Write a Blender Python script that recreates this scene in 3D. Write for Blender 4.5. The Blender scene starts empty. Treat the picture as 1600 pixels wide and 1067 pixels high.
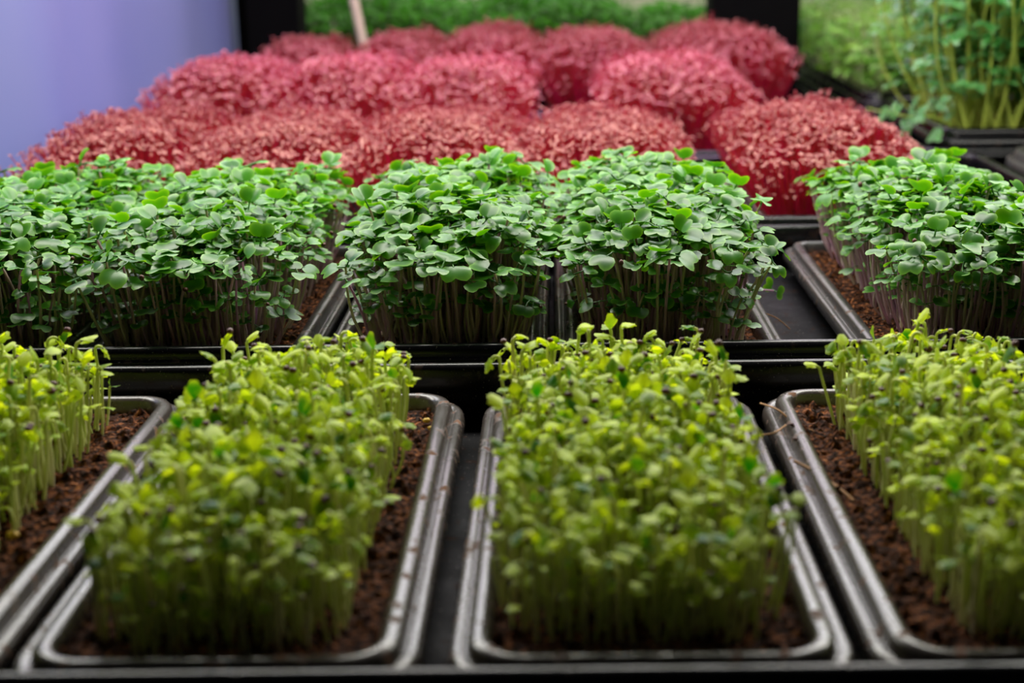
import bpy, math, random
import numpy as np
from mathutils import Matrix, Vector

SC = bpy.context.scene
COL = SC.collection
PI = math.pi
random.seed(7)
R = np.random.default_rng(7)

# ---------------------------------------------------------------- camera
F_PX = 2222.0
PITCH = math.atan(633 / F_PX)
ROLL = math.radians(-0.6)
CAM = Vector((0, 0, 0.227))
SHIFT_X = -68 / 1600
cd = bpy.data.cameras.new('camera')
cd.sensor_width = 36
cd.lens = F_PX / 1600 * 36
cd.shift_x = SHIFT_X
cd.clip_start = 0.02
cd.dof.use_dof = True
cd.dof.focus_distance = 0.715
cd.dof.aperture_fstop = 7.6
cam = bpy.data.objects.new('camera', cd)
COL.objects.link(cam)
CM = Matrix.Translation(CAM) @ Matrix.Rotation(PI / 2 - PITCH, 4, 'X') @ Matrix.Rotation(ROLL, 4, 'Z')
cam.matrix_world = CM
SC.camera = cam
CMI = np.array(CM.inverted())


def project(p):
    """world points (N,3) -> pixel x, y, depth (1600x1067 frame)"""
    p = np.asarray(p, float).reshape(-1, 3)
    q = p @ CMI[:3, :3].T + CMI[:3, 3]
    z = -q[:, 2]
    return 800 + F_PX * q[:, 0] / z - SHIFT_X * 1600, 533.5 - F_PX * q[:, 1] / z, z


# ---------------------------------------------------------------- world, lights, exposure
w = bpy.data.worlds.new('world')
SC.world = w
w.use_nodes = True
w.node_tree.nodes['Background'].inputs[0].default_value = (0.55, 0.62, 0.8, 1)
w.node_tree.nodes['Background'].inputs[1].default_value = 0.012


def area(name, loc, rot, sx, sy, power, color, spread=PI):
    d = bpy.data.lights.new(name, 'AREA')
    d.shape = 'RECTANGLE'
    d.size, d.size_y = sx, sy
    d.energy = power
    d.color = color
    d.spread = spread
    o = bpy.data.objects.new(name, d)
    o.location = loc
    o.rotation_euler = rot
    COL.objects.link(o)
    return o


# tube lamps of the rack, above the trays and out of the picture
area('rack_lamp_light', (0.0, 0.88, 0.43), (math.radians(-1), 0, 0), 1.25, 0.12, 9.0, (1.0, 0.97, 0.88))
area('rack_lamp_light', (0.0, 1.28, 0.47), (math.radians(-6), 0, 0), 1.25, 0.14, 7.0, (0.98, 0.97, 1.0))
area('rack_lamp_light', (0.0, 1.75, 0.47), (0, 0, 0), 1.25, 0.16, 5.0, (1.0, 0.80, 1.0))
area('back_rack_light', (0.1, 2.75, 0.55), (0, 0, 0), 1.6, 0.4, 8, (1.0, 1.0, 0.92))
area('side_rack_light', (0.75, 1.75, 0.62), (0, 0, 0), 0.5, 0.7, 4.2, (1.0, 1.0, 0.90))
area('violet_grow_light', (-0.05, 1.52, 0.46), (0, 0, 0), 0.8, 0.30, 2.5, (0.80, 0.35, 1.0), math.radians(75))
area('room_light', (0.3, 3.0, 1.3), (math.radians(35), 0, 0), 1.2, 0.5, 13, (1.0, 0.98, 0.85))

SC.view_settings.view_transform = 'Standard'
SC.view_settings.look = 'None'
SC.view_settings.gamma = 1.0
SC.view_settings.use_curve_mapping = False
SC.view_settings.exposure = 0.0
SC.cycles.use_denoising = True
SC.cycles.max_bounces = 8
SC.cycles.transmission_bounces = 4
SC.cycles.diffuse_bounces = 4
SC.cycles.sample_clamp_indirect = 4


# ---------------------------------------------------------------- helpers
def tag(o, label=None, cat=None, group=None, kind=None):
    if label: o['label'] = label
    if cat: o['category'] = cat
    if group: o['group'] = group
    if kind: o['kind'] = kind
    return o


def link(name, mesh, parent=None, loc=None):
    o = bpy.data.objects.new(name, mesh)
    COL.objects.link(o)
    if parent: o.parent = parent
    if loc is not None: o.location = loc
    return o


def empty(name, loc=(0, 0, 0)):
    o = bpy.data.objects.new(name, None)
    o.empty_display_size = 0.01
    o.location = loc
    COL.objects.link(o)
    return o


# ---------------------------------------------------------------- materials
def newmat(name):
    m = bpy.data.materials.new(name)
    m.use_nodes = True
    nt = m.node_tree
    return m, nt, nt.nodes['Principled BSDF'], nt.nodes['Material Output']


def N(nt, t, **kw):
    n = nt.nodes.new(t)
    for k, v in kw.items():
        if k in n.inputs: n.inputs[k].default_value = v
        else: setattr(n, k, v)
    return n


def leaf_mat(name, c0, c1, edge, trans, rough=0.45, spec=0.5, tfac=0.35, vein=0.0, sheen=0.0):
    """tint attribute mixes c0..c1; edge attribute lightens the margin; back-lit part is translucent"""
    m, nt, b, out = newmat(name)
    L = nt.links.new
    a = N(nt, 'ShaderNodeAttribute', attribute_name='tint')
    e = N(nt, 'ShaderNodeAttribute', attribute_name='edge')
    tc = N(nt, 'ShaderNodeNewGeometry')
    nz = N(nt, 'ShaderNodeTexNoise', Scale=220.0, Detail=2.0)
    L(tc.outputs['Position'], nz.inputs['Vector'])
    add = N(nt, 'ShaderNodeMath', operation='ADD')
    add.inputs[1].default_value = -0.5
    L(nz.outputs['Fac'], add.inputs[0])
    mul = N(nt, 'ShaderNodeMath', operation='MULTIPLY_ADD')
    mul.inputs[1].default_value = 0.6
    L(add.outputs[0], mul.inputs[0]); L(a.outputs['Fac'], mul.inputs[2])
    m1 = N(nt, 'ShaderNodeMix', data_type='RGBA')
    m1.inputs[6].default_value = (*c0, 1); m1.inputs[7].default_value = (*c1, 1)
    L(mul.outputs[0], m1.inputs[0])
    m2 = N(nt, 'ShaderNodeMix', data_type='RGBA')
    m2.inputs[7].default_value = (*edge, 1)
    pw = N(nt, 'ShaderNodeMath', operation='POWER'); pw.inputs[1].default_value = 5.0
    L(e.outputs['Fac'], pw.inputs[0])
    m3 = N(nt, 'ShaderNodeMath', operation='MULTIPLY'); m3.inputs[1].default_value = 0.75
    L(pw.outputs[0], m3.inputs[0])
    L(m3.outputs[0], m2.inputs[0]); L(m1.outputs[2], m2.inputs[6])
    L(m2.outputs[2], b.inputs['Base Color'])
    b.inputs['Roughness'].default_value = rough
    b.inputs['Specular IOR Level'].default_value = spec
    tr = N(nt, 'ShaderNodeBsdfTranslucent')
    mt = N(nt, 'ShaderNodeMix', data_type='RGBA', blend_type='MULTIPLY')
    mt.inputs[0].default_value = 1.0
    L(m2.outputs[2], mt.inputs[6]); mt.inputs[7].default_value = (*trans, 1)
    L(mt.outputs[2], tr.inputs['Color'])
    mx = N(nt, 'ShaderNodeMixShader')
    mx.inputs[0].default_value = tfac
    L(b.outputs[0], mx.inputs[1]); L(tr.outputs[0], mx.inputs[2])
    L(mx.outputs[0], out.inputs['Surface'])
    return m


def stem_mat(name, low, high, alt, tfac=0.35, rough=0.4):
    """edge attribute runs from the root (0) to the head (1)"""
    m, nt, b, out = newmat(name)
    L = nt.links.new
    a = N(nt, 'ShaderNodeAttribute', attribute_name='tint')
    e = N(nt, 'ShaderNodeAttribute', attribute_name='edge')
    m1 = N(nt, 'ShaderNodeMix', data_type='RGBA')
    m1.inputs[6].default_value = (*low, 1); m1.inputs[7].default_value = (*high, 1)
    L(e.outputs['Fac'], m1.inputs[0])
    m2 = N(nt, 'ShaderNodeMix', data_type='RGBA')
    m2.inputs[7].default_value = (*alt, 1)
    L(a.outputs['Fac'], m2.inputs[0]); L(m1.outputs[2], m2.inputs[6])
    L(m2.outputs[2], b.inputs['Base Color'])
    b.inputs['Roughness'].default_value = rough
    tr = N(nt, 'ShaderNodeBsdfTranslucent')
    L(m2.outputs[2], tr.inputs['Color'])
    mx = N(nt, 'ShaderNodeMixShader'); mx.inputs[0].default_value = tfac
    L(b.outputs[0], mx.inputs[1]); L(tr.outputs[0], mx.inputs[2])
    L(mx.outputs[0], out.inputs['Surface'])
    return m


def plastic(name, col, rough, dust=0.1, dirt=0.0, spec=0.5):
    m, nt, b, out = newmat(name)
    L = nt.links.new
    g = N(nt, 'ShaderNodeNewGeometry')
    n1 = N(nt, 'ShaderNodeTexNoise', Scale=900.0, Detail=1.0)
    L(g.outputs['Position'], n1.inputs['Vector'])
    r1 = N(nt, 'ShaderNodeValToRGB')
    r1.color_ramp.elements[0].position = 0.70; r1.color_ramp.elements[1].position = 0.76
    r1.color_ramp.elements[1].color = (dust, dust, dust, 1)
    L(n1.outputs['Fac'], r1.inputs[0])
    n2 = N(nt, 'ShaderNodeTexNoise', Scale=130.0, Detail=5.0)
    L(g.outputs['Position'], n2.inputs['Vector'])
    r2 = N(nt, 'ShaderNodeValToRGB')
    r2.color_ramp.elements[0].position = 0.60; r2.color_ramp.elements[1].position = 0.70
    r2.color_ramp.elements[1].color = (dirt, dirt, dirt, 1)
    L(n2.outputs['Fac'], r2.inputs[0])
    m1 = N(nt, 'ShaderNodeMix', data_type='RGBA')
    m1.inputs[6].default_value = (*col, 1); m1.inputs[7].default_value = (0.16, 0.065, 0.025, 1)
    L(r2.outputs[0], m1.inputs[0])
    m2 = N(nt, 'ShaderNodeMix', data_type='RGBA')
    m2.inputs[7].default_value = (0.4, 0.36, 0.33, 1)
    L(r1.outputs[0], m2.inputs[0]); L(m1.outputs[2], m2.inputs[6])
    L(m2.outputs[2], b.inputs['Base Color'])
    b.inputs['Specular IOR Level'].default_value = spec
    n3 = N(nt, 'ShaderNodeTexNoise', Scale=60.0, Detail=4.0)
    L(g.outputs['Position'], n3.inputs['Vector'])
    mr = N(nt, 'ShaderNodeMapRange')
    mr.inputs['To Min'].default_value = rough * 0.7; mr.inputs['To Max'].default_value = rough * 1.4
    L(n3.outputs['Fac'], mr.inputs['Value'])
    ad = N(nt, 'ShaderNodeMath', operation='ADD')
    L(mr.outputs[0], ad.inputs[0]); L(r2.outputs[0], ad.inputs[1])
    L(ad.outputs[0], b.inputs['Roughness'])
    return m


def soil_mat():
    m, nt, b, out = newmat('coir_soil')
    L = nt.links.new
    g = N(nt, 'ShaderNodeNewGeometry')
    n1 = N(nt, 'ShaderNodeTexNoise', Scale=420.0, Detail=4.0)
    n2 = N(nt, 'ShaderNodeTexVoronoi', Scale=600.0)
    L(g.outputs['Position'], n1.inputs['Vector']); L(g.outputs['Position'], n2.inputs['Vector'])
    r = N(nt, 'ShaderNodeValToRGB')
    cr = r.color_ramp
    cr.elements[0].position = 0.34; cr.elements[0].color = (0.008, 0.003, 0.0015, 1)
    cr.elements[1].position = 0.72; cr.elements[1].color = (0.50, 0.20, 0.07, 1)
    e = cr.elements.new(0.62); e.color = (0.20, 0.065, 0.02, 1)
    e = cr.elements.new(0.5); e.color = (0.05, 0.016, 0.006, 1)
    L(n1.outputs['Fac'], r.inputs[0])
    L(r.outputs[0], b.inputs['Base Color'])
    b.inputs['Roughness'].default_value = 0.9
    b.inputs['Specular IOR Level'].default_value = 0.2
    bp = N(nt, 'ShaderNodeBump', Strength=0.6, Distance=0.001)
    L(n2.outputs['Distance'], bp.inputs['Height'])
    L(bp.outputs[0], b.inputs['Normal'])
    return m


def plain(name, col, rough=0.5, noise=0.15, scale=40.0, spec=0.5):
    m, nt, b, out = newmat(name)
    L = nt.links.new
    g = N(nt, 'ShaderNodeNewGeometry')
    n1 = N(nt, 'ShaderNodeTexNoise', Scale=scale, Detail=3.0)
    L(g.outputs['Position'], n1.inputs['Vector'])
    m1 = N(nt, 'ShaderNodeMix', data_type='RGBA')
    m1.inputs[6].default_value = (*[c * (1 - noise) for c in col], 1)
    m1.inputs[7].default_value = (*[min(1, c * (1 + noise)) for c in col], 1)
    L(n1.outputs['Fac'], m1.inputs[0]); L(m1.outputs[2], b.inputs['Base Color'])
    b.inputs['Roughness'].default_value = rough
    b.inputs['Specular IOR Level'].default_value = spec
    return m


M = {}
M['rad_leaf'] = leaf_mat('radish_leaf', (0.010, 0.095, 0.004), (0.052, 0.235, 0.008), (0.22, 0.50, 0.05), (2.2, 1.8, 0.2), 0.35, 0.6, 0.30)
M['rad_stem'] = stem_mat('radish_stem', (0.85, 0.75, 0.64), (0.45, 0.46, 0.20), (0.60, 0.30, 0.54), 0.4)
M['spr_leaf'] = leaf_mat('sprout_leaf', (0.012, 0.20, 0.008), (0.72, 0.86, 0.08), (0.60, 0.74, 0.10), (1.35, 1.25, 0.2), 0.45, 0.45, 0.45)
M['spr_stem'] = stem_mat('sprout_stem', (0.72, 0.66, 0.44), (0.72, 0.80, 0.14), (0.54, 0.66, 0.10), 0.28)
M['ama_leaf'] = leaf_mat('amaranth_leaf', (0.22, 0.022, 0.05), (0.52, 0.25, 0.21), (0.50, 0.20, 0.17), (1.3, 0.3, 0.6), 0.5, 0.3, 0.22)
M['ama_stem'] = stem_mat('amaranth_stem', (0.90, 0.02, 0.24), (0.60, 0.015, 0.06), (0.50, 0.05, 0.03), 0.55)
M['lfy_leaf'] = leaf_mat('leafy_green_leaf', (0.001, 0.05, 0.001), (0.07, 0.38, 0.004), (0.12, 0.45, 0.01), (1.2, 1.5, 0.1), 0.5, 0.1, 0.3)
M['lfy_stem'] = stem_mat('leafy_green_stem', (0.22, 0.35, 0.10), (0.15, 0.35, 0.06), (0.12, 0.28, 0.06))
M['pea_leaf'] = leaf_mat('pea_leaf', (0.02, 0.18, 0.02), (0.12, 0.38, 0.10), (0.28, 0.5, 0.18), (1.5, 1.5, 0.3), 0.38, 0.8, 0.35)
M['pea_stem'] = stem_mat('pea_stem', (0.62, 0.70, 0.12), (0.26, 0.50, 0.08), (0.55, 0.64, 0.12), 0.4)
M['crs_leaf'] = leaf_mat('young_pea_leaf', (0.06, 0.27, 0.02), (0.24, 0.50, 0.06), (0.34, 0.58, 0.12), (1.4, 1.3, 0.3), 0.5, 0.35, 0.4)
M['crs_stem'] = stem_mat('young_pea_stem', (0.5, 0.55, 0.3), (0.35, 0.5, 0.15), (0.4, 0.5, 0.2), 0.4)
M['hull'] = plain('seed_hull_brown', (0.10, 0.028, 0.018), 0.45, 0.5, 700)
M['hull_y'] = plain('seed_hull_yellow', (0.72, 0.45, 0.05), 0.5, 0.25, 500)
M['root'] = plain('root_fibre', (0.55, 0.27, 0.10), 0.6, 0.4, 300)
M['black'] = plastic('black_tray_plastic', (0.003, 0.003, 0.004), 0.22, 0.2, 0.10, 0.34)
M['grey'] = plastic('smoky_tray_plastic', (0.05, 0.040, 0.034), 0.24, 0.35, 0.95, 0.7)
M['smoky'] = plastic('dark_tray_plastic', (0.04, 0.038, 0.037), 0.28, 0.4, 0.5, 0.7)
M['black_floor'] = plastic('black_tray_floor', (0.003, 0.003, 0.004), 0.55, 0.35, 0.2, 0.08)
M['soil'] = soil_mat()
M['shelf'] = plain('black_shelf_paint', (0.004, 0.004, 0.004), 0.6, 0.3, 60, 0.2)
M['post'] = plain('black_rack_paint', (0.002, 0.002, 0.002), 0.7, 0.3, 60, 0.05)
M['stake'] = plain('pale_wood', (0.62, 0.52, 0.38), 0.6, 0.1, 60)
M['floor'] = plain('grey_floor_paint', (0.10, 0.10, 0.10), 0.6, 0.2, 5)
M['wall'] = plain('cream_wall_paint', (0.75, 0.76, 0.55), 0.7, 0.05, 5)


def sheet_mat():
    m, nt, b, out = newmat('lilac_plastic_sheet')
    L = nt.links.new
    g = N(nt, 'ShaderNodeNewGeometry')
    n1 = N(nt, 'ShaderNodeTexNoise', Scale=7.0, Detail=2.0)
    L(g.outputs['Position'], n1.inputs['Vector'])
    m1 = N(nt, 'ShaderNodeMix', data_type='RGBA')
    m1.inputs[6].default_value = (0.15, 0.19, 0.43, 1); m1.inputs[7].default_value = (0.21, 0.235, 0.43, 1)
    L(n1.outputs['Fac'], m1.inputs[0]); L(m1.outputs[2], b.inputs['Base Color'])
    b.inputs['Roughness'].default_value = 0.6
    return m


M['sheet'] = sheet_mat()


# ---------------------------------------------------------------- geometry pieces: (verts, quads, edge)
def tube(path, radii, sides=5):
    path = np.asarray(path, float)
    n = len(path)
    t = np.gradient(path, axis=0)
    t /= np.linalg.norm(t, axis=1)[:, None] + 1e-12
    ref = np.array([0.0, 1.0, 0.0]) if abs(t[0][1]) < 0.9 else np.array([1.0, 0, 0])
    V = []
    u = np.cross(t[0], ref); u /= np.linalg.norm(u)
    for i in range(n):
        u = u - t[i] * (u @ t[i]); u /= np.linalg.norm(u) + 1e-12
        v = np.cross(t[i], u)
        a = np.arange(sides) * 2 * PI / sides
        V.append(path[i] + radii[i] * (np.cos(a)[:, None] * u + np.sin(a)[:, None] * v))
    V = np.concatenate(V)
    Q = []
    for i in range(n - 1):
        for j in range(sides):
            k = (j + 1) % sides
            Q.append((i * sides + j, i * sides + k, (i + 1) * sides + k, (i + 1) * sides + j))
    E = np.repeat(np.linspace(0, 1, n), sides)
    return V, np.array(Q), E


def leaf(L_, W, notch=0.35, rnd=0.25, cup=0.25, droop=0.25, base=0.12, wide=0.65, nu=5, nv=6, wav=0.0):
    """blade along +Y from the origin, upper side +Z"""
    us = np.linspace(0, 1, nu + 1)
    vs = np.linspace(-1, 1, nv + 1)
    U, Vv = np.meshgrid(us, vs, indexing='ij')
    f = base + (1 - base) * np.sin(PI / 2 * np.minimum(1, U / wide))
    f = f * (1 - 0.30 * np.clip((U - wide) / (1 - wide + 1e-6), 0, 1) ** 2)
    x = Vv * W * f
    av = np.abs(Vv)
    y = L_ * (U - U ** 3 * (notch * (1 - av) ** 1.4 + rnd * av ** 3))
    z = cup * x * x / W - droop * y * y / L_ + wav * W * np.sin(Vv * 5 + U * 4)
    V = np.stack([x, y, z], -1).reshape(-1, 3)
    Q = []
    for i in range(nu):
        for j in range(nv):
            a = i * (nv + 1) + j
            Q.append((a, a + 1, a + nv + 2, a + nv + 1))
    E = np.maximum(av, np.maximum(0, U)).reshape(-1)
    return V, np.array(Q), E


def heart_leaf(L_, notch=0.3, cup=0.2, droop=0.25, nu=4, nv=12, wav=0.0, asym=0.0):
    """two-lobed cotyledon blade fanned out from its base along +Y, upper side +Z"""
    us = np.array([0.04, 0.30, 0.58, 0.82, 1.0]) if nu == 4 else np.linspace(0.04, 1, nu + 1)
    ph = np.linspace(-1.5, 1.5, nv + 1)
    a = np.abs(ph)
    Rr = np.where(a < 0.55, 1.0, np.cos(np.clip((a - 0.55) * 1.38, 0, 1.5)) ** 0.62) * (1 - notch * np.exp(-(ph / 0.30) ** 2)) * (1 + asym * ph)
    U, P_ = np.meshgrid(us, ph, indexing='ij')
    rr = L_ * U * Rr[None, :]
    x, y = rr * np.sin(P_), rr * np.cos(P_)
    z = cup * np.abs(x) ** 1.6 / L_ ** 0.6 - droop * y * y / L_ - 0.35 * droop * (rr / L_) ** 4 * L_ + wav * L_ * np.sin(P_ * 3.1) * U * U
    V = np.stack([x, y, z], -1).reshape(-1, 3)
    n = nv + 1
    Q = np.array([(i * n + j + 1, i * n + j, (i + 1) * n + j, (i + 1) * n + j + 1) for i in range(len(us) - 1) for j in range(nv)])
    return V, Q[:, ::-1], (U ** 1.3).reshape(-1)


def blob(r, sx=1, sy=1, sz=1, n=5, m=6):
    V = []
    for i in range(n + 1):
        a = PI * (0.04 + 0.92 * i / n)
        for j in range(m):
            b = 2 * PI * j / m
            V.append((r * sx * math.sin(a) * math.cos(b), r * sy * math.sin(a) * math.sin(b), r * sz * math.cos(a)))
    Q = []
    for i in range(n):
        for j in range(m):
            k = (j + 1) % m
            Q.append((i * m + j, (i + 1) * m + j, (i + 1) * m + k, i * m + k))
    Q.append((0, 1, 2, 3)); Q.append((0, 3, 4, 5))
    o = n * m
    Q.append((o + 3, o + 2, o + 1, o)); Q.append((o + 5, o + 4, o + 3, o))
    return np.array(V), np.array(Q), np.zeros(len(V))


def rx(a):
    c, s = math.cos(a), math.sin(a); return np.array([[1, 0, 0], [0, c, -s], [0, s, c]])
def ry(a):
    c, s = math.cos(a), math.sin(a); return np.array([[c, 0, s], [0, 1, 0], [-s, 0, c]])
def rz(a):
    c, s = math.cos(a), math.sin(a); return np.array([[c, -s, 0], [s, c, 0], [0, 0, 1]])


def xf(piece, m, t=(0, 0, 0)):
    V, Q, E = piece
    return V @ m.T + np.asarray(t), Q, E


class Part:
    def __init__(s, name, mat, piece, tint, label=None):
        s.name, s.mat, s.tint, s.label = name, mat, tint, label
        s.V, s.Q, s.E = piece


def join(pieces):
    V, Q, E, o = [], [], [], 0
    for v, q, e in pieces:
        V.append(v); Q.append(q + o); E.append(e); o += len(v)
    return np.concatenate(V), np.concatenate(Q), np.concatenate(E)


# -- seedlings: every variant stands at the origin, about H = 1 unit = metres
def radish_variant(rg, H=0.060, big=1.0, hull=False, low=False):
    n = 7
    bx, by = rg.normal(0, 0.0028, 2)
    s = np.linspace(0, 1, n)
    path = np.stack([bx * np.sin(s * PI * 1.1), by * np.sin(s * PI * 0.9), H * s], 1)
    rad = np.linspace(0.00095, 0.00065, n)
    parts = [Part('stem', 'rad_stem', tube(path, rad), rg.choice([0.0, 0.25, 0.6, 0.8]))]
    top = path[-1]
    a0 = rg.uniform(0, 2 * PI)
    tilt = rg.uniform(-0.4, 0.4)
    op = rg.uniform(-0.05, 0.7)
    for k in range(2):
        sc = 1.12 * big * (1.0 if k == 0 else rg.uniform(0.72, 0.95)) * rg.uniform(0.85, 1.12)
        lf = heart_leaf(0.0082 * sc, rg.uniform(0.22, 0.36), cup=rg.uniform(-0.1, 0.6), droop=rg.uniform(0.05, 0.6), wav=rg.uniform(-0.06, 0.06), asym=rg.uniform(-0.1, 0.1))
        pet = 0.0035 * sc
        up = op + rg.uniform(-0.25, 0.2) + (tilt if k else -tilt)
        m = rz(a0 + k * PI + rg.uniform(-0.35, 0.35)) @ rx(up)
        tb = tube(np.array([[0, 0, 0], [0, pet * 0.5, -0.0001], [0, pet * 1.15, 0]]), [0.0006, 0.0005, 0.0004], 4)
        lf = xf(lf, np.eye(3), (0, pet, 0))
        v, q, e = join([tb, lf])
        e[:12] = 0.2
        parts.append(Part('leaf', 'rad_leaf', xf((v, q, e), m, top), rg.uniform(0, 1)))
    if hull:
        tip = parts[1].V[-4]
        parts.append(Part('seed_hull', 'hull', xf(blob(0.0016, 1.1, 0.9, 0.8), ry(rg.uniform(0, 1)), tip + [0, 0, 0.0006]), 0.5, 'dark brown seed hull'))
    return parts


def sprout_variant(rg, kind):
    H = 0.037 * rg.uniform(0.93, 1.08)
    n = 6
    bx, by = rg.normal(0, 0.0012, 2)
    s = np.linspace(0, 1, n)
    path = [np.array([bx * math.sin(t * PI), by * math.sin(t * PI * 0.8), H * t]) for t in s]
    top = path[-1]
    r = rg.uniform(0.0016, 0.0026)
    bend = {'hook': rg.uniform(1.9, 2.9), 'nod': rg.uniform(1.1, 1.8), 'open': rg.uniform(0.1, 0.6), 'shut': rg.uniform(0.5, 1.2)}[kind]
    k = 6
    for i in range(1, k + 1):
        a = bend * i / k
        path.append(top + np.array([0, r * (1 - math.cos(a)), r * math.sin(a)]))
    rad = np.linspace(0.00075, 0.00068, len(path))
    st = Part('stem', 'spr_stem', tube(path, rad), rg.uniform(0, 0.8))
    end = path[-1]
    parts = [st]
    ang = PI / 2 - bend          # direction of the tip above horizontal (+Y)
    spreadang = {'hook': 0.06, 'nod': 0.12, 'open': 0.9, 'shut': 0.18}[kind]
    tint = float(rg.choice([0.0, 0.1, 0.6, 0.9, 1.0, 1.0]))
    for q in range(2):
        sc = rg.uniform(0.9, 1.15) * (1.0 if q == 0 else 0.85)
        lf = leaf(0.0070 * sc, 0.0032 * sc, notch=0.10, rnd=0.45, cup=-rg.uniform(0.3, 0.7) if kind != 'open' else 0.2, droop=rg.uniform(0.1, 0.5), base=0.15, wide=0.6, nu=5, nv=6)
        sgn = 1 if q == 0 else -1
        m = rx(ang + sgn * spreadang + rg.uniform(-0.1, 0.1)) @ (np.eye(3) if q == 0 else ry(PI))
        parts.append(Part('leaf', 'spr_leaf', xf(xf(lf, np.eye(3), (0, 0, 0.0009 if kind != 'open' else 0.0)), m, end), min(1, max(0, tint + rg.uniform(-0.25, 0.25)))))
    if rg.random() < 0.22:
        tip = parts[1].V[-4]
        parts.append(Part('seed_hull', 'hull', xf(blob(0.0015, 1.0, 1.2, 0.8), rz(rg.uniform(0, 3)), tip), 0.5, 'dark brown seed hull'))
    m = rz(rg.uniform(0, 2 * PI))
    for p in parts: p.V = p.V @ m.T
    return parts


def amaranth_variant(rg, H=0.07):
    s = np.linspace(0, 1, 4)
    bx, by = rg.normal(0, 0.003, 2)
    path = np.stack([bx * np.sin(s * PI), by * np.sin(s * PI), H * s], 1)
    parts = [Part('stem', 'ama_stem', tube(path, [0.0007, 0.0006, 0.0006, 0.0005], 3), rg.uniform(0, 1))]
    a0 = rg.uniform(0, 2 * PI)
    ls = []
    for k in range(4):
        L_ = rg.uniform(0.0034, 0.0052) * (1 if k < 2 else 0.65)
        lf = leaf(L_, L_ * 0.27, notch=0.0, rnd=0.3, cup=0.5, droop=rg.uniform(-0.3, 0.4), base=0.1, wide=0.5, nu=3, nv=2)
        ls.append(xf(lf, rz(a0 + k * PI / 2 * (1 if k < 2 else 1.03) * 2 + (0.9 if k > 1 else 0)) @ rx(rg.uniform(0.1, 0.9) + (0.3 if k > 1 else 0)), path[-1]))
    parts.append(Part('leaf', 'ama_leaf', join(ls), rg.uniform(0, 1)))
    return parts


def leafy_variant(rg, H=0.075):
    s = np.linspace(0, 1, 4)
    path = np.stack([0.004 * np.sin(s * 3), 0 * s, H * s], 1)
    parts = [Part('stem', 'lfy_stem', tube(path, [0.0012] * 4, 4), 0.5)]
    a0 = rg.uniform(0, 6)
    ls = []
    for k in range(4):
        L_ = rg.uniform(0.012, 0.017)
        lf = leaf(L_, L_ * 0.42, notch=0.05, rnd=0.3, cup=0.3, droop=0.4, base=0.15, wide=0.5, nu=3, nv=4)
        ls.append(xf(lf, rz(a0 + k * 1.75) @ rx(rg.uniform(0.0, 0.7)), path[-1] - np.array([0, 0, 0.012 * (k // 2)])))
    parts.append(Part('leaf', 'lfy_leaf', join(ls), rg.uniform(0, 1)))
    return parts


def pea_variant(rg, H, pre='pea', step=0.030, lw=0.0070, first=0.30):
    n = 12
    s = np.linspace(0, 1, n)
    w1, w2 = rg.uniform(-0.02, 0.02, 2)
    path = np.stack([w1 * np.sin(s * PI * 1.3), w2 * np.sin(s * PI * 1.1), H * s], 1)
    parts = [Part('stem', pre + '_stem', tube(path, np.linspace(0.0018, 0.0009, n), 5), rg.uniform(0, 1))]
    a = rg.uniform(0, 6)
    zs = H * first
    while zs < H:
        i = zs / H * (n - 1)
        lo = int(i); fr = i - lo
        p = path[lo] * (1 - fr) + path[min(lo + 1, n - 1)] * fr
        a += PI * 0.85
        ln = rg.uniform(0.014, 0.026)
        dr = rz(a)
        ra = np.array([[0, 0, 0], [0, ln * 0.5, ln * 0.35], [0, ln, ln * 0.45]])
        pieces = [xf(tube(ra, [0.0007, 0.0006, 0.0005], 4), dr, p)]
        for sd in (-1, 1):
            for at in (0.55, 1.0):
                lf = leaf(lw * 2.0, lw * 0.8, notch=0.0, rnd=0.35, cup=0.3, droop=rg.uniform(0, 0.5), base=0.12, wide=0.5, nu=4, nv=4)
                q = np.array([0, ln * at, ln * 0.4 * at])
                pieces.append(xf(xf(lf, rz(sd * rg.uniform(0.6, 1.1)) @ ry(sd * 0.2) @ rx(rg.uniform(-0.3, 0.5)), q), dr, p))
        parts.append(Part('leaf', pre + '_leaf', join(pieces), rg.uniform(0, 1)))
        zs += step * rg.uniform(0.8, 1.2)
    # tendril: a curled thread at the top
    t = np.linspace(0, 1, 12)
    tp = np.stack([0.006 * t * np.cos(t * 9), 0.022 * t, 0.014 * np.sin(t * 2.4) + 0.004 * t * np.sin(t * 9)], 1)
    parts.append(Part('tendril', pre + '_stem', xf(tube(tp, np.linspace(0.0006, 0.0003, 12), 3), rz(a), path[-1]), 0.5))
    return parts


# ---------------------------------------------------------------- mesh building
def set_attr(me, tint, edge):
    for nm, arr in (('tint', tint), ('edge', edge)):
        at = me.attributes.new(nm, 'FLOAT', 'POINT')
        at.data.foreach_set('value', np.asarray(arr, np.float32))


def fast_mesh(name, V, Q, mats, midx, tint, edge):
    me = bpy.data.meshes.new(name)
    me.vertices.add(len(V))
    me.vertices.foreach_set('co', V.astype(np.float32).ravel())
    me.loops.add(len(Q) * 4)
    me.loops.foreach_set('vertex_index', Q.astype(np.int32).ravel())
    me.polygons.add(len(Q))
    me.polygons.foreach_set('loop_start', np.arange(len(Q), dtype=np.int32) * 4)
    me.polygons.foreach_set('material_index', midx.astype(np.int32))
    me.polygons.foreach_set('use_smooth', np.ones(len(Q), bool))
    for m in mats: me.materials.append(M[m])
    set_attr(me, tint, edge)
    me.update(calc_edges=True)
    me.validate()
    return me


def part_mesh(name, p, mat=None):
    return fast_mesh(name, p.V, p.Q, [mat or p.mat], np.zeros(len(p.Q)), np.full(len(p.V), p.tint), p.E)


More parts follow.
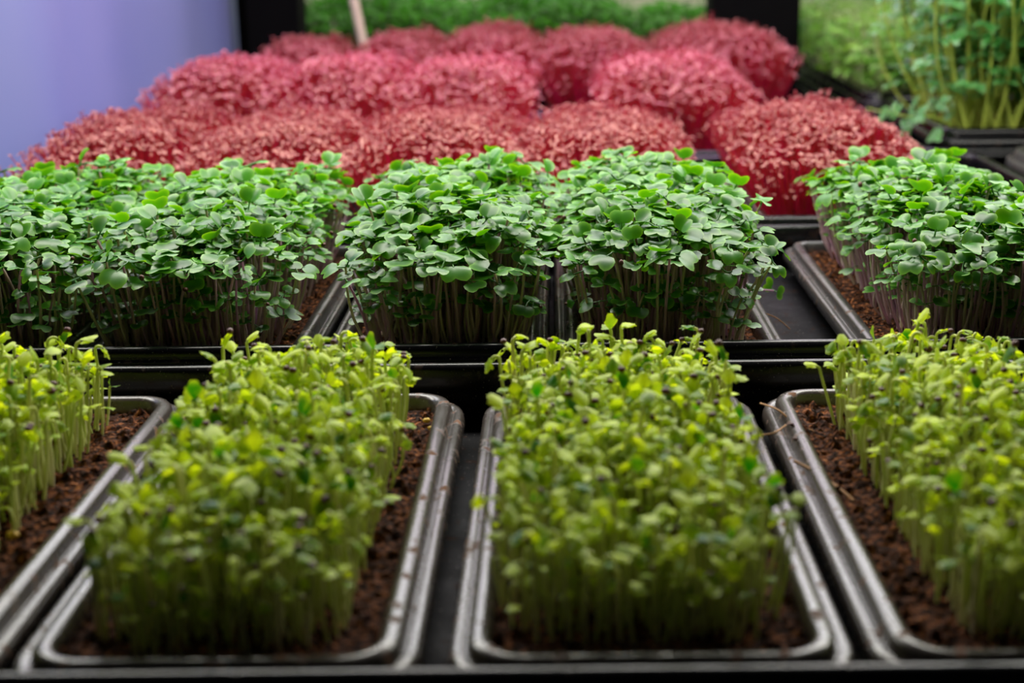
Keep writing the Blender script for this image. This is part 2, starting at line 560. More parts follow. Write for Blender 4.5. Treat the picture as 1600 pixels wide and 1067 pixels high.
def whole(parts):
    mats = []
    V, Q, MI, T, E, o = [], [], [], [], [], 0
    for p in parts:
        if p.mat not in mats: mats.append(p.mat)
        V.append(p.V); Q.append(p.Q + o); o += len(p.V)
        MI.append(np.full(len(p.Q), mats.index(p.mat)))
        T.append(np.full(len(p.V), p.tint)); E.append(p.E)
    return mats, np.concatenate(V), np.concatenate(Q), np.concatenate(MI), np.concatenate(T), np.concatenate(E)


# a species: its variants, whole-mesh forms, part meshes
class Species:
    def __init__(s, key, name, variants, headz, headr, whole_only=False):
        s.key, s.name, s.variants, s.headz, s.headr, s.whole_only = key, name, variants, headz, headr, whole_only
        mats = []
        for v in variants:
            for p in v:
                if p.mat not in mats: mats.append(p.mat)
        s.mats = mats
        s.w = []
        for v in variants:
            m, V, Q, MI, T, E = whole(v)
            mp = np.array([mats.index(x) for x in m])
            s.w.append((V, Q, mp[MI], T, E))
        s.proto = {}

    def mass(s, name, plants):
        V, Q, MI, T, E, o = [], [], [], [], [], 0
        for (vi, mat, dt) in plants:
            v, q, mi, t, e = s.w[vi]
            V.append(v @ mat[:3, :3].T + mat[:3, 3]); Q.append(q + o); o += len(v)
            MI.append(mi); T.append(np.clip(t * 0.6 + dt, 0, 1)); E.append(e)
        return fast_mesh(name, np.concatenate(V), np.concatenate(Q), s.mats, np.concatenate(MI), np.concatenate(T), np.concatenate(E))

    def individual(s, vi, mat, label, cat, group):
        if s.whole_only:
            if vi not in s.proto:
                v, q, mi, t, e = s.w[vi]
                s.proto[vi] = bpy.data.objects.new(s.name, fast_mesh(s.name, v, q, s.mats, mi, t, e))
            o = s.proto[vi].copy(); COL.objects.link(o)
            o.matrix_world = Matrix(mat.tolist())
            tag(o, label, cat, group)
            return o
        if vi not in s.proto:
            s.proto[vi] = [(p.name, part_mesh(p.name, p), p.label) for p in s.variants[vi]]
            s.proto[vi] = [(bpy.data.objects.new(n, me), lb) for n, me, lb in s.proto[vi]]
        root = bpy.data.objects.new(s.name, None)
        root.empty_display_size = 0.005
        COL.objects.link(root)
        root.matrix_world = Matrix(mat.tolist())
        for po, lb in s.proto[vi]:
            c = po.copy(); COL.objects.link(c); c.parent = root
            if lb: c['label'] = lb
        tag(root, label, cat, group)
        return root


rg = np.random.default_rng(11)
SP = {}
SP['rad'] = Species('rad', 'radish_seedling', [radish_variant(rg, 0.058 * rg.uniform(0.93, 1.06), rg.uniform(0.85, 1.12), hull=(i % 9 == 0)) for i in range(26)], 0.060, 0.0065)
SP['spr'] = Species('spr', 'sprout', [sprout_variant(rg, k) for k in ['hook'] * 8 + ['nod'] * 11 + ['shut'] * 8 + ['open'] * 1], 0.039, 0.0035)
SP['ama'] = Species('ama', 'amaranth_seedling', [amaranth_variant(rg) for i in range(30)], 0.070, 0.004, True)
SP['lfy'] = Species('lfy', 'leafy_seedling', [leafy_variant(rg) for i in range(12)], 0.075, 0.010, True)
SP['pea'] = Species('pea', 'pea_shoot', [pea_variant(rg, rg.uniform(0.17, 0.25)) for i in range(14)], 0.15, 0.01)
SP['crs'] = Species('crs', 'young_pea_shoot', [pea_variant(rg, rg.uniform(0.085, 0.11), 'crs', 0.017, 0.0055, 0.3) for i in range(10)], 0.08, 0.01)


# ---------------------------------------------------------------- trays
def ring(cx, cy, hw, hl, r, z, n=7):
    r = max(r, 0.001)
    pts = []
    for qx, qy, a0 in ((1, 1, 0), (-1, 1, PI / 2), (-1, -1, PI), (1, -1, 3 * PI / 2)):
        for i in range(n + 1):
            a = a0 + PI / 2 * i / n
            pts.append((cx + qx * (hw - r) + r * math.cos(a), cy + qy * (hl - r) + r * math.sin(a), z))
    return pts


def tray_mesh(name, x0, x1, y0, y1, prof, r, mat, ribs=False):
    cx, cy, hw, hl = (x0 + x1) / 2, (y0 + y1) / 2, (x1 - x0) / 2, (y1 - y0) / 2
    V, F = [], []
    k = None
    for (ins, z) in prof:
        p = ring(0, 0, hw - ins, hl - ins, r - ins, z)
        k = len(p); V += p
    for i in range(len(prof) - 1):
        for j in range(k):
            F.append((i * k + j, i * k + (j + 1) % k, (i + 1) * k + (j + 1) % k, (i + 1) * k + j))
    F.append(tuple(range(k - 1, -1, -1))[::-1])
    me = bpy.data.meshes.new(name)
    me.from_pydata(V, [], F)
    me.materials.append(M[mat])
    if mat == 'black': me.materials.append(M['black_floor']); me.polygons[len(F) - 1].material_index = 1
    for p in me.polygons: p.use_smooth = len(p.vertices) == 4
    me.update()
    o = link(name, me, loc=(cx, cy, 0))
    sm = o.modifiers.new('wall_thickness', 'SOLIDIFY'); sm.thickness = 0.0006; sm.offset = -1
    return o


Z_IN, Z_OUT = 0.0235, 0.031
INNER = [(0.016, 0.0028), (0.0125, 0.0200), (0.0118, 0.0222), (0.0106, 0.0234), (0.0088, 0.0236), (0.0070, 0.0231), (0.0060, 0.0218),
         (0.0054, 0.0185), (0.0046, 0.0178), (0.0036, 0.0184), (0.0022, 0.0190), (0.0010, 0.0184), (0.0003, 0.0165), (0.0, 0.013)]
OUTER = [(0.013, 0.0018), (0.0085, 0.0260), (0.0082, 0.0285), (0.0076, 0.0297), (0.0066, 0.0306), (0.0052, 0.0310), (0.0038, 0.0307), (0.0026, 0.0299), (0.0018, 0.0286),
         (0.0014, 0.0262), (0.0011, 0.0250), (0.0, 0.0246), (-0.0004, 0.0225)]
ZTALL = 0.046


def outer_tray(x0, x1, y0, y1, label):
    o = tray_mesh('carrier_tray', x0, x1, y0, y1, OUTER, 0.022, 'black')
    return tag(o, label, 'tray', 'carrier trays')


def inner_tray(x0, x1, y0, y1, label, group, mat='smoky', name='growing_tray', dz=0.0006, r=0.023):
    o = tray_mesh(name, x0, x1, y0, y1, [(a, b + dz) for a, b in INNER], r, mat)
    return tag(o, label, 'tray', group)


def soil(x0, x1, y0, y1, label, step=0.0016, z0=0.0185):
    """crumbly coir: fine grid, lumps and craters, clipped to the tray's rounded plan"""
    rs = np.random.default_rng(int(abs(x0 * 1000) + y0 * 7000))
    ins = 0.0128
    hx, hy = (x1 - x0) / 2 - ins, (y1 - y0) / 2 - ins
    nx, ny = max(8, int(2 * hx / step)), max(8, int(2 * hy / step))
    X, Y = np.meshgrid(np.linspace(-hx, hx, nx + 1), np.linspace(-hy, hy, ny + 1), indexing='ij')
    r = 0.011
    dx, dy = np.abs(X) - (hx - r), np.abs(Y) - (hy - r)
    m = (dx > 0) & (dy > 0)
    d = np.sqrt(np.maximum(dx, 0) ** 2 + np.maximum(dy, 0) ** 2)
    s = np.where(m & (d > r), r / np.maximum(d, 1e-9), 1.0)
    X2 = np.where(m, np.sign(X) * ((hx - r) + dx * s), X)
    Y2 = np.where(m, np.sign(Y) * ((hy - r) + dy * s), Y)
    Z = rs.normal(0, 0.00045, X.shape)
    for _ in range(int(nx * ny / 14)):
        i, j = rs.integers(1, nx), rs.integers(1, ny)
        h = rs.uniform(-0.0012, 0.0026)
        Z[i - 1:i + 1, j - 1:j + 1] += h
    low = rs.normal(0, 1, (9, 17))
    gi = np.linspace(0, 7.99, nx + 1); gj = np.linspace(0, 15.99, ny + 1)
    a, b = gi.astype(int), gj.astype(int)
    fa, fb = (gi - a)[:, None], (gj - b)[None, :]
    Z += 0.0005 * ((low[a][:, b] * (1 - fa) + low[a + 1][:, b] * fa) * (1 - fb) + (low[a][:, b + 1] * (1 - fa) + low[a + 1][:, b + 1] * fa) * fb)
    jx = rs.normal(0, step * 0.22, X.shape); jx[0] = jx[-1] = 0
    V = np.stack([X2 + jx, Y2, Z], -1).reshape(-1, 3)
    i, j = np.meshgrid(np.arange(nx), np.arange(ny), indexing='ij')
    a = (i * (ny + 1) + j).ravel()
    Q = np.stack([a, a + ny + 1, a + ny + 2, a + 1], 1)
    me = fast_mesh('soil', V, Q, ['soil'], np.zeros(len(Q)), np.zeros(len(V)), np.zeros(len(V)))
    me.polygons.foreach_set('use_smooth', np.zeros(len(Q), bool))
    o = link('soil', me, loc=((x0 + x1) / 2, (y0 + y1) / 2, z0))
    return tag(o, label, 'soil', 'coir soil in the growing trays', 'stuff')


# ---------------------------------------------------------------- plants: gather all beds first, then choose the ones that show largest
PL = {k: [] for k in SP}     # each: (bed, vi, mat4, dt, zone)
BEDS = []


def bed(sp, x0, x1, y0, y1, z0, H, Hproto, spacing, lean, dome, tintf, name, label, info, hj=0.07, corner=0.0, low=0.0, seed=0, leanp=2.5, dens=None, ln=0.05, lowe=0.82, lowh=0.45):
    rs = np.random.default_rng(1000 + seed)
    b = len(BEDS)
    BEDS.append(dict(sp=sp, name=name, label=label, info=info))
    hx, hy = (x1 - x0) / 2, (y1 - y0) / 2
    cx, cy = (x0 + x1) / 2, (y0 + y1) / 2
    nx, ny = max(1, int(round(2 * hx / spacing))), max(1, int(round(2 * hy / spacing)))
    ph = rs.uniform(0, 6, 6)
    for i in range(nx):
        for j in range(ny):
            u = (i + 0.5 + rs.uniform(-0.55, 0.55)) / nx * 2 - 1
            v = (j + 0.5 + rs.uniform(-0.55, 0.55)) / ny * 2 - 1
            u = max(-1, min(1, u)); v = max(-1, min(1, v))
            if corner and (abs(u) * hx > hx - corner) and (abs(v) * hy > hy - corner):
                if math.hypot(abs(u) * hx - (hx - corner), abs(v) * hy - (hy - corner)) > corner: continue
            if dens and rs.random() > dens(u, v): continue
            e = max(abs(u), abs(v))
            h = H * (1 - dome * e ** 4) * (1 + rs.normal(0, hj))
            h *= 1 + 0.05 * math.sin(3.1 * u + ph[0]) * math.sin(4.7 * v + ph[1])
            if low and e > lowe and rs.random() < low: h *= rs.uniform(lowh, 0.92)
            lx = lean * math.copysign(abs(u) ** leanp, u) + rs.normal(0, ln)
            ly = lean * math.copysign(abs(v) ** leanp, v) + rs.normal(0, ln)
            sc = h / Hproto
            vi = int(rs.integers(0, len(SP[sp].variants)))
            wsc = min(1.15, max(0.8, 0.5 + 0.5 * sc)) * rs.uniform(0.92, 1.08)
            m = np.eye(4)
            m[:3, :3] = ry(lx) @ rx(-ly) @ rz(rs.uniform(0, 2 * PI)) @ np.diag([wsc, wsc, sc])
            m[:3, 3] = (cx + u * hx, cy + v * hy, z0)
            zone = 'front edge' if v < -0.80 else 'far edge' if v > 0.8 else 'side edge' if abs(u) > 0.8 else 'middle'
            PL[sp].append((b, vi, m, float(np.clip(tintf(rs, u, v), -0.4, 0.6)), zone, u, v))
    return b


SOILZ = 0.0170
ORD = ['', 'first', 'second', 'third', 'fourth', 'fifth']
# --- row 1: yellow-green sprouts, four trays
Y1a, Y1b = 0.350, 0.656
R1 = [(-0.291, -0.169), (-0.164, -0.042), (-0.033, 0.089), (0.094, 0.216)]
outer_tray(-0.300, 0.228, Y1a, Y1b, 'shiny black carrier tray holding the four yellow-green sprout trays in front')
# margins: left, right, front, back
MG1 = [(0.014, 0.030, 0.022, 0.020), (0.018, 0.024, 0.022, 0.024), (0.015, 0.019, 0.026, 0.020), (0.029, 0.014, 0.024, 0.018)]
for i, (a, b_) in enumerate(R1):
    t = ORD[i + 1]
    inner_tray(a, b_, 0.366, 0.634, f'smoky plastic tray of yellow-green sprouts, {t} from the blue sheet side', 'sprout trays', 'grey')
    soil(a, b_, 0.366, 0.634, f'brown coir soil under yellow-green sprouts, {t} tray from the blue sheet side')
    ml, mr, mf, mb = MG1[i]
    bed('spr', a + ml, b_ - mr, 0.366 + mf, 0.634 - mb, SOILZ, 0.0325, 0.037, 0.0038, 0.05, 0.06,
        lambda rs, u, v: rs.normal(0.27, 0.25), 'sprouts',
        f'dense yellow-green sprouts filling the {t} front tray from the blue sheet side', (1, i), hj=0.13, corner=0.02, low=0.50, lowe=0.60, lowh=0.42, seed=i, ln=0.085,
        dens=lambda u, v: 0.93 if v > -0.5 else 0.78)

# --- row 2: dark green heart-leaved seedlings, five trays
Y2a, Y2b = 0.680, 0.983
R2 = [(-0.372, -0.249), (-0.247, -0.125), (-0.121, -0.004), (0.000, 0.121), (0.156, 0.278)]
outer_tray(-0.380, 0.460, Y2a, Y2b, 'long black carrier tray under the row of heart-leaved green seedling trays')
MG2 = [(0.008, 0.012, 0.020, 0.010), (0.012, 0.024, 0.020, 0.010), (0.022, 0.012, 0.020, 0.010), (0.018, 0.022, 0.020, 0.010), (0.029, 0.012, 0.020, 0.008)]
for i, (a, b_) in enumerate(R2):
    t = ORD[i + 1]
    inner_tray(a, b_, 0.6895, 0.962, f'smoky tray under heart-leaved green seedlings, {t} from the blue sheet', 'green seedling trays', 'smoky', r=0.0175)
    soil(a, b_, 0.6895, 0.962, f'dark coir soil under heart-leaved green seedlings, {t} tray from the blue sheet', 0.0018)
    ml, mr, mf, mb = MG2[i]
    bed('rad', a + ml, b_ - mr, 0.692 + mf, 0.962 - mb, SOILZ, (0.060, 0.060, 0.063, 0.063, 0.062)[i], 0.058, 0.0047, 0.26, 0.19,
        lambda rs, u, v: rs.normal(0.18, 0.2), 'radish_seedlings',
        f'dense heart-leaved green seedlings massed in the {t} green tray from the blue sheet', (2, i), low=0.55, lowe=0.80, lowh=0.38, seed=20 + i, hj=0.06)

# --- rows 3 to 5: red amaranth mounds
Y3a, Y3b, Y4a, Y4b, Y5a, Y5b = 1.007, 1.310, 1.334, 1.637, 1.661, 1.964
outer_tray(-0.415, 0.395, Y3a, Y3b, 'long black carrier tray under the nearest row of red mounds')
outer_tray(-0.400, 0.335, Y4a, Y4b, 'long black carrier tray under the middle row of red mounds')
outer_tray(-0.370, 0.335, Y5a, Y5b, 'long black carrier tray under the farthest row of red mounds')
MOUNDS = [
    (3, -0.395, -0.282, 0.069, 'nearest red row, first from the blue sheet'), (3, -0.270, -0.155, 0.066, 'nearest red row, second from the blue sheet'),
    (3, -0.148, -0.030, 0.068, 'nearest red row, third from the blue sheet'), (3, -0.020, 0.097, 0.066, 'nearest red row, fourth from the blue sheet'),
    (3, 0.149, 0.264, 0.070, 'nearest red row, across the carrier gap'),
    (4, -0.382, -0.285, 0.086, 'middle red row, first from the blue sheet'), (4, -0.263, -0.152, 0.086, 'middle red row, second from the blue sheet'),
    (4, -0.138, -0.032, 0.084, 'middle red row, third from the blue sheet'), (4, 0.058, 0.180, 0.084, 'middle red row, across the carrier gap'),
    (5, -0.350, -0.262, 0.084, 'farthest red row, below the narrow black post'), (5, -0.222, -0.142, 0.090, 'farthest red row, at the pale stake'),
    (5, -0.118, -0.030, 0.096, 'farthest red row, in the centre below the green hedge'), (5, -0.008, 0.100, 0.092, 'farthest red row, beside the thick post mound'),
    (5, 0.138, 0.268, 0.095, 'farthest red row, below the thick black post')]
YY = {3: (Y3a, Y3b), 4: (Y4a, Y4b), 5: (Y5a, Y5b)}
for i, (row, a, b_, H, lab) in enumerate(MOUNDS):
    ya, yb = YY[row]
    inner_tray(a, b_, ya + 0.014, yb - 0.020, f'smoky tray under the red mound, {lab}', 'red mound trays', 'smoky')
    soil(a, b_, ya + 0.014, yb - 0.020, f'dark soil under the red mound, {lab}', 0.004)
    bed('ama', a + 0.012, b_ - 0.012, ya + 0.028, yb - 0.034, SOILZ, H, 0.070, 0.0033, 0.44, 0.21,
        lambda rs, u, v, row=row: rs.normal(0.2, 0.33), 'amaranth_seedlings',
        f'mound of tiny pink-red amaranth seedlings, {lab}', (row, i), low=0.45, lowe=0.66, lowh=0.45, seed=50 + i, leanp=2.0, hj=0.045)

# --- right side: pea shoots in deep trays
def deep_tray(x0, x1, y0, y1, h, label, mat='black', r=0.03):
    k = h / 0.0236
    o = tray_mesh('deep_tray', x0, x1, y0, y1, [(a * 1.15, 0.002 + b * k if n == 0 else b * k) for n, (a, b) in enumerate(INNER)], r, mat)
    return tag(o, label, 'tray')


outer_tray(0.346, 0.760, Y4a, Y4b, 'black carrier tray below the tall pea shoots')
deep_tray(0.364, 0.700, Y4a + 0.006, Y4b - 0.01, 0.048, 'deep black tray of tall pea shoots at the edge of the table')
soil(0.364, 0.700, Y4a + 0.006, Y4b - 0.01, 'dark soil inside the deep tray of tall pea shoots', 0.004, 0.030)
outer_tray(0.346, 0.760, Y5a, 2.108, 'black carrier tray below the short pea shoots by the thick black post')
for yy0, yy1, wh in ((Y5a + 0.006, 2.098, 'behind the tall ones'), (2.15, 2.62, 'on the second rack')):
    deep_tray(0.358 if yy0 < 2 else 0.395, 0.74, yy0, yy1, 0.048, f'deep black tray of short pale pea shoots {wh}')
    soil(0.358 if yy0 < 2 else 0.395, 0.74, yy0, yy1, f'dark soil under the short pale pea shoots {wh}', 0.005, 0.034)
bed('pea', 0.392, 0.60, Y4a + 0.020, Y4b - 0.03, 0.030, 0.21, 0.20, 0.0125, 0.20, 0.15, lambda rs, u, v: rs.normal(0.15, 0.2), 'pea_shoots', 'mass of tall blue-green pea shoots in the deep tray', (9, 0), hj=0.2, seed=90, ln=0.08)
bed('crs', 0.374, 0.66, Y5a + 0.018, 2.08, 0.034, 0.082, 0.095, 0.0145, 0.15, 0.1, lambda rs, u, v: rs.normal(0.2, 0.2), 'young_pea_shoots',
    'mass of short pale pea shoots behind the tall ones', (9, 1), hj=0.1, seed=91)
bed('crs', 0.410, 0.72, 2.17, 2.60, 0.034, 0.070, 0.095, 0.018, 0.15, 0.1, lambda rs, u, v: rs.normal(0.2, 0.2), 'young_pea_shoots',
    'mass of short pale pea shoots on the second rack', (9, 2), hj=0.1, seed=92)
deep_tray(0.408, 0.60, 1.020, 1.315, 0.0385, 'empty charcoal tray with a rounded ribbed rim beside the nearest red row', 'smoky', 0.045)

# --- rack behind: leafy greens
for i, (a, b_) in enumerate(((-0.42, -0.16), (-0.15, 0.11), (0.12, 0.38))):
    lab = ('behind the narrow black post', 'behind the pale stake', 'behind the thick black post')[i]
    deep_tray(a, b_, 2.16, 2.62, 0.04, f'deep black tray of leafy greens {lab}')
    soil(a, b_, 2.16, 2.62, f'dark soil under the leafy greens {lab}', 0.006, 0.032)
    bed('lfy', a + 0.012, b_ - 0.012, 2.175, 2.60, 0.032, (0.092, 0.090, 0.072)[i], 0.075, 0.0155, 0.25, 0.12, lambda rs, u, v: rs.normal(0.1, 0.4), 'leafy_seedlings',
        f'blurred mass of leafy green seedlings {lab}', (8, i), seed=95 + i, hj=0.1)

# painter's pass over a coarse frame: how many cells does each plant own
GW, GH, CELL = 800, 534, 2.0
grid = np.full((GH, GW), -1, np.int64)
items, cent, rad = [], [], []
for k in SP:
    for n, p in enumerate(PL[k]):
        m = p[2]
        items.append((k, n)); cent.append(m[:3, :3] @ np.array([0, 0, SP[k].headz]) + m[:3, 3]); rad.append(SP[k].headr)
cent = np.array(cent); rad = np.array(rad)
px, py, pz = project(cent)
for i in np.argsort(-pz):
    r = rad[i] * F_PX / pz[i] / CELL
    x0, x1 = int((px[i]) / CELL - r), int((px[i]) / CELL + r) + 1
    y0, y1 = int((py[i]) / CELL - r * 0.7), int((py[i]) / CELL + r * 0.7) + 1
    if x1 <= 0 or y1 <= 0 or x0 >= GW or y0 >= GH: continue
    grid[max(0, y0):y1, max(0, x0):x1] = i
own = np.bincount(grid[grid >= 0], minlength=len(items))
score = {k: np.zeros(len(PL[k])) for k in SP}
for i, (k, n) in enumerate(items): score[k][n] = own[i]

LIMIT = {'rad': 300, 'spr': 300, 'ama': 300, 'lfy': 300, 'pea': 300, 'crs': 300}
ROWDESC = {'rad': ('heart-leaved green seedling', 'green tray'), 'spr': ('yellow-green sprout', 'front tray')}
for k, S in SP.items():
    order = np.argsort(-score[k], kind='stable')
    chosen = set(int(q) for q in order[:LIMIT[k]] if score[k][q] > 0)
    rest = {}
    for n, (b, vi, m, dt, zone, u, v) in enumerate(PL[k]):
        if n not in chosen:
            if k == 'pea' and v > 0.4: continue
            rest.setdefault(b, []).append((vi, m, dt)); continue
        row, idx = BEDS[b]['info']
        hull = any(p.name == 'seed_hull' for p in S.variants[vi])
        if k in ROWDESC:
            nm, tr = ROWDESC[k]
            hl = ' with brown hull' if hull else ''
            lab = f'{nm}{hl}, {zone} of {ORD[idx + 1]} {tr} from blue sheet'
            grp = f'{nm}s{hl} at the {zone} of the {ORD[idx + 1]} {tr}'
            cat = 'seedling' if k == 'rad' else 'sprout'
        elif k == 'ama':
            ml = MOUNDS[idx][4]
            lab = f'tiny pink amaranth seedling, mound {zone}, {ml}'
            grp = f'amaranth seedlings on the {zone} of mound, {ml}'
            cat = 'seedling'
        elif k == 'lfy':
            l3 = ('behind the narrow black post', 'behind the pale stake', 'behind the thick black post')[idx]
            lab = f'blurred leafy green seedling, {zone} of the tray {l3}'; grp = f'leafy greens {l3}, {zone}'; cat = 'seedling'
        elif k == 'pea':
            lab = f'tall blue-green pea shoot with tendril at the {zone} of the deep tray'; grp = f'tall pea shoots, {zone}'; cat = 'pea shoot'
        else:
            wh = ('', 'behind the tall ones', 'on the second rack')[idx]; lab = f'short pale pea shoot at the {zone} of the tray {wh}'; grp = f'short pea shoots, {zone}, {wh}'; cat = 'pea shoot'
        S.individual(vi, m, lab, cat, grp)
    for b, pl in rest.items():
        B = BEDS[b]
        o = link(B['name'], S.mass(B['name'], pl))
        tag(o, B['label'], 'microgreens', None, 'stuff')
SPNUM = {k: len(v) for k, v in PL.items()}
print('PLANTS', SPNUM)


# ---------------------------------------------------------------- small things on the trays
def thread(name, pts, r, mat, label, cat, sides=5, group=None):
    pts = np.array(pts, float)
    t = np.linspace(0, len(pts) - 1, len(pts) * 6)
    i = np.clip(t.astype(int), 0, len(pts) - 2); f = (t - i)[:, None]
    P = lambda q: pts[np.clip(q, 0, len(pts) - 1)]
    c = 0.5 * ((2 * P(i)) + (-P(i - 1) + P(i + 1)) * f + (2 * P(i - 1) - 5 * P(i) + 4 * P(i + 1) - P(i + 2)) * f ** 2 + (-P(i - 1) + 3 * P(i) - 3 * P(i + 1) + P(i + 2)) * f ** 3)
    o0 = c[0].copy()
    V, Q, E = tube(c - o0, np.full(len(c), r), sides)
    me = fast_mesh(name, V, Q, [mat], np.zeros(len(Q)), np.zeros(len(V)), E)
    return tag(link(name, me, loc=o0), label, cat, group)


thread('root_fibre', [(0.0912, 0.6031, 0.0255), (0.0973, 0.5925, 0.026), (0.1035, 0.5867, 0.022), (0.1119, 0.5832, 0.019)], 0.00042, 'root', 'pale brown root fibre curling over the rim corner beside sparse sprouts', 'root')
thread('root_fibre', [(0.0859, 0.5707, 0.022), (0.092, 0.5667, 0.0245), (0.0984, 0.5763, 0.0245)], 0.0004, 'root', 'short brown root fibre hooked across the tray rim, below the longer curl', 'root')
thread('root_fibre', [(0.0944, 0.5318, 0.025), (0.1023, 0.5254, 0.0225), (0.1072, 0.5155, 0.0215), (0.1131, 0.5045, 0.019)], 0.0006, 'root', 'thick orange-brown root lying over the tray rim beside the sprouts', 'root')
thread('root_fibre', [(-0.1819, 0.4528, 0.0245), (-0.1767, 0.4561, 0.022), (-0.1745, 0.4637, 0.02)], 0.0006, 'root', 'brown fibre lying across the rims between the first two sprout trays', 'root')
thread('root_fibre', [(0.1196, 0.7797, 0.02), (0.128, 0.7905, 0.014), (0.1363, 0.7971, 0.006)], 0.0003, 'root', 'thin brown fibre hanging into the gap between green seedling trays', 'root')


def husk(p, r, mat, label, cat='seed hull'):
    V, Q, E = blob(r, 1.15, 0.9, 0.75, 6, 8)
    V = V * (1 + 0.08 * np.sin(V[:, :1] * 3000))
    me = fast_mesh('seed_hull', V, Q, [mat], np.zeros(len(Q)), np.zeros(len(V)), E)
    return tag(link('seed_hull', me, loc=p), label, cat, None)


husk((-0.0576, 0.5988, 0.0205), 0.0016, 'hull_y', 'yellow seed hull on the soil at the tray corner, lower of the bright pair')
husk((-0.0574, 0.6212, 0.0205), 0.0011, 'hull_y', 'small yellow seed hull on the soil nearest the tray corner')
husk((-0.0545, 0.5884, 0.0205), 0.0016, 'hull_y', 'yellow seed hull touching the tray rim below the bright pair')
husk((-0.0444, 0.5907, 0.004), 0.0012, 'hull_y', 'tan seed hull lying in the gap between second and third sprout trays')
husk((-0.1977, 0.4777, 0.02), 0.0022, 'hull_y', 'large pale yellow seed hull on soil of the first sprout tray')
husk((-0.1577, 0.4018, 0.02), 0.0022, 'hull_y', 'dull yellow seed hull on soil at the second sprout tray corner')
husk((-0.0707, 0.6508, 0.033), 0.0009, 'hull', 'tiny dark seed hull on the carrier tray lip')
husk((0.1822, 0.7323, 0.0205), 0.0016, 'hull_y', 'golden seed hull on soil beneath purple stems')
husk((0.0993, 0.5572, 0.025), 0.0011, 'hull', 'dark seed hull stuck on the tray rim beside the root fibres')
husk((0.1008, 0.5757, 0.025), 0.0010, 'hull', 'grey-brown seed hull on the rim above the dark one')

# standing out: a tall sprout above the second tray, a fallen one in the carrier gap
def tall_sprout(p, vi, sc, label, rot=0.0):
    v = SP['spr'].variants[vi]
    H = max(q.V[:, 2].max() for q in v)
    m = np.eye(4); m[:3, :3] = rz(rot) @ np.diag([1.15, 1.15, (p[2] - SOILZ) / H]); m[:3, 3] = (p[0], p[1], SOILZ)
    SP['spr'].individual(vi, m, label, 'sprout', None)


tall_sprout((-0.1048, 0.5777, 0.064), 9, 1, 'tall pale sprout rising alone above its tray against the black rim', 1.8)
tall_sprout((-0.0185, 0.5813, 0.064), 10, 1, 'tall sprout at the back corner of the third front tray, leaning head')
tall_sprout((0.0143, 0.5861, 0.066), 18, 1, 'tallest open sprout at the back of the third front tray', 2.2)
tall_sprout((0.1274, 0.5707, 0.064), 2, 1, 'tall hooked sprout at the far edge of the fourth front tray', 2.2)
tall_sprout((0.1788, 0.5639, 0.064), 3, 1, 'tall hooked pair sprout at the far edge near the frame side', 0.2)
tall_sprout((-0.2149, 0.5794, 0.063), 14, 1, 'tall sprout rising at the far edge of the first front tray', 1.2)
for bx, by, az, ax, sc, vi, lb in ((0.392, 1.365, -1.0, 0.35, 0.35, 3, 'pea shoot bending low over the corner rim of the deep tray'),
                               (0.390, 1.43, -1.15, 0.1, 0.38, 6, 'pea shoot drooping over the long side rim, toward the red mounds'),
                               (0.435, 1.366, 0.62, 0.1, 0.7, 8, 'thick yellow-green pea stem slanting behind the front rim'),
                               (0.455, 1.362, 0.80, 0.2, 0.6, 1, 'steeply slanted pale pea stem near the frame side')):
    m = np.eye(4); m[:3, :3] = ry(az) @ rx(ax) @ np.diag([sc ** 0.3, sc ** 0.3, sc]); m[:3, 3] = (bx, by, 0.030)
    SP['pea'].individual(vi, m, lb, 'pea shoot', None)
m = np.eye(4); m[:3, :3] = rz(0.5) @ ry(1.75) @ np.diag([0.7, 0.7, 0.42]); m[:3, 3] = (0.108, 0.800, 0.030)
SP['rad'].individual(4, m, 'small seedling drooping over the tray rim into the dark carrier gap', 'seedling', None)

# ---------------------------------------------------------------- rack, stake, sheet, room
def box(name, x0, x1, y0, y1, z0, z1, mat, parent=None, bev=0.002):
    import bmesh
    bm = bmesh.new()
    bmesh.ops.create_cube(bm, size=1)
    for vv in bm.verts:
        vv.co = Vector(((x0 + x1) / 2 + vv.co.x * (x1 - x0), (y0 + y1) / 2 + vv.co.y * (y1 - y0), (z0 + z1) / 2 + vv.co.z * (z1 - z0)))
    if bev: bmesh.ops.bevel(bm, geom=bm.edges[:], offset=bev, segments=2, affect='EDGES')
    me = bpy.data.meshes.new(name); bm.to_mesh(me); bm.free()
    me.materials.append(M[mat])
    return link(name, me, parent)


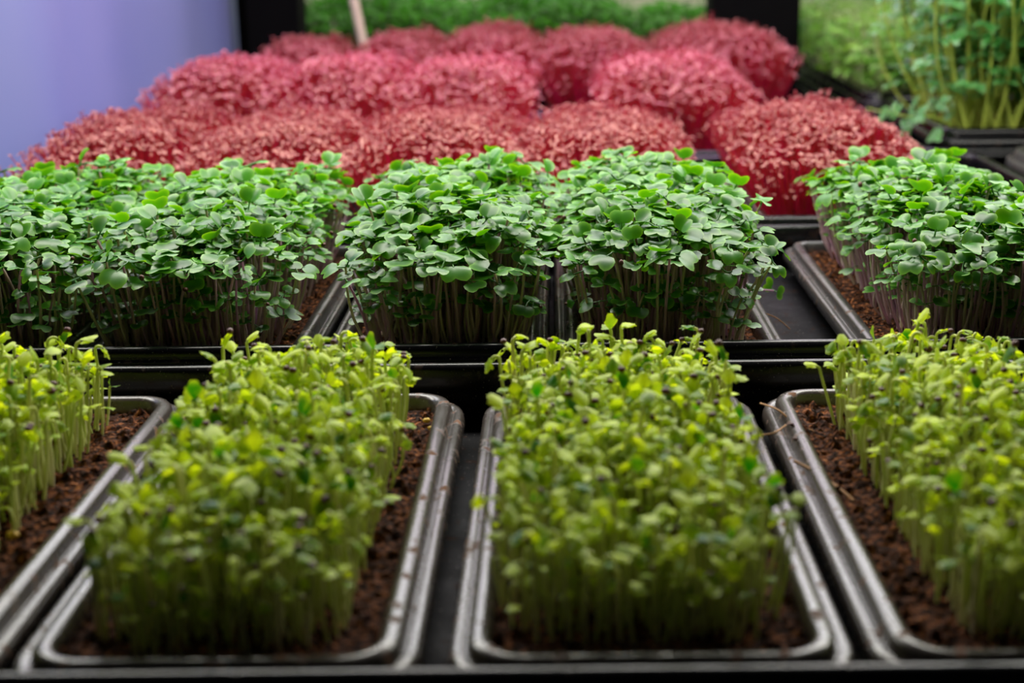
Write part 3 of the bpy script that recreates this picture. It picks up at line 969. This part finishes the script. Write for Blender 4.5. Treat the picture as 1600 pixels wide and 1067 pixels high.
rack = empty('shelving_rack', (0, 0, 0))
tag(rack, 'black shelving rack whose shelf carries every seedling tray', 'rack')
box('shelf', -0.421, 0.95, 0.30, 2.02, -0.03, 0.0, 'shelf', rack)
box('post', -0.425, -0.352, 2.022, 2.090, -0.85, 1.0, 'post', rack)['label'] = 'narrow black post'
box('post', 0.222, 0.345, 2.022, 2.110, -0.85, 1.0, 'post', rack)['label'] = 'thick black post'
r2 = empty('back_rack', (0, 0, 0))
tag(r2, 'second black shelf behind the posts, carrying leafy greens', 'rack')
box('shelf', -0.62, 0.95, 2.13, 2.72, -0.03, 0.0, 'shelf', r2)
box('post', -0.60, -0.54, 2.66, 2.72, -0.85, 1.0, 'post', r2)
box('post', 0.88, 0.94, 2.66, 2.72, -0.85, 1.0, 'post', r2)

b0, e1 = (-0.2441, 1.985, 0.0), (-0.3157, 1.985, 0.4232)
Vt, Qt, Et = tube(np.array([np.array(b0) * (1 - t) + np.array(e1) * t for t in np.linspace(0, 1, 8)]) - np.array(b0), np.full(8, 0.0066), 10)
tag(link('plant_stake', fast_mesh('plant_stake', Vt, Qt, ['stake'], np.zeros(len(Qt)), np.zeros(len(Vt)), Et), loc=b0), 'thin pale wooden stake leaning before the leafy greens', 'stake')

# hanging sheet on the left, softly folded
pts = []
ns, nz_ = 90, 14
for i in range(ns + 1):
    t = i / ns
    y = 0.85 + t * 1.24
    x = -0.560 + 0.118 * t ** 1.2
    for j in range(nz_ + 1):
        zz = -0.85 + 1.9 * j / nz_
        fold = 0.007 * math.sin(t * 17 + zz * 1.3) + 0.004 * math.sin(t * 41 + 1 + zz * 2)
        pts.append((x + fold, y, zz))
Qs = [(i * (nz_ + 1) + j, i * (nz_ + 1) + j + 1, (i + 1) * (nz_ + 1) + j + 1, (i + 1) * (nz_ + 1) + j) for i in range(ns) for j in range(nz_)]
V = np.array(pts)
sh = link('hanging_sheet', fast_mesh('hanging_sheet', V, np.array(Qs), ['sheet'], np.zeros(len(Qs)), np.zeros(len(V)), np.zeros(len(V))))
smod = sh.modifiers.new('thickness', 'SOLIDIFY'); smod.thickness = 0.0008
tag(sh, 'smooth lilac-blue plastic sheet hanging beside the trays', 'sheet')

tag(box('floor', -3, 3, -1.5, 4.2, -0.90, -0.85, 'floor', None, 0), kind='structure')
tag(box('wall_back', -3, 3, 4.0, 4.1, -0.85, 1.9, 'wall', None, 0), kind='structure')
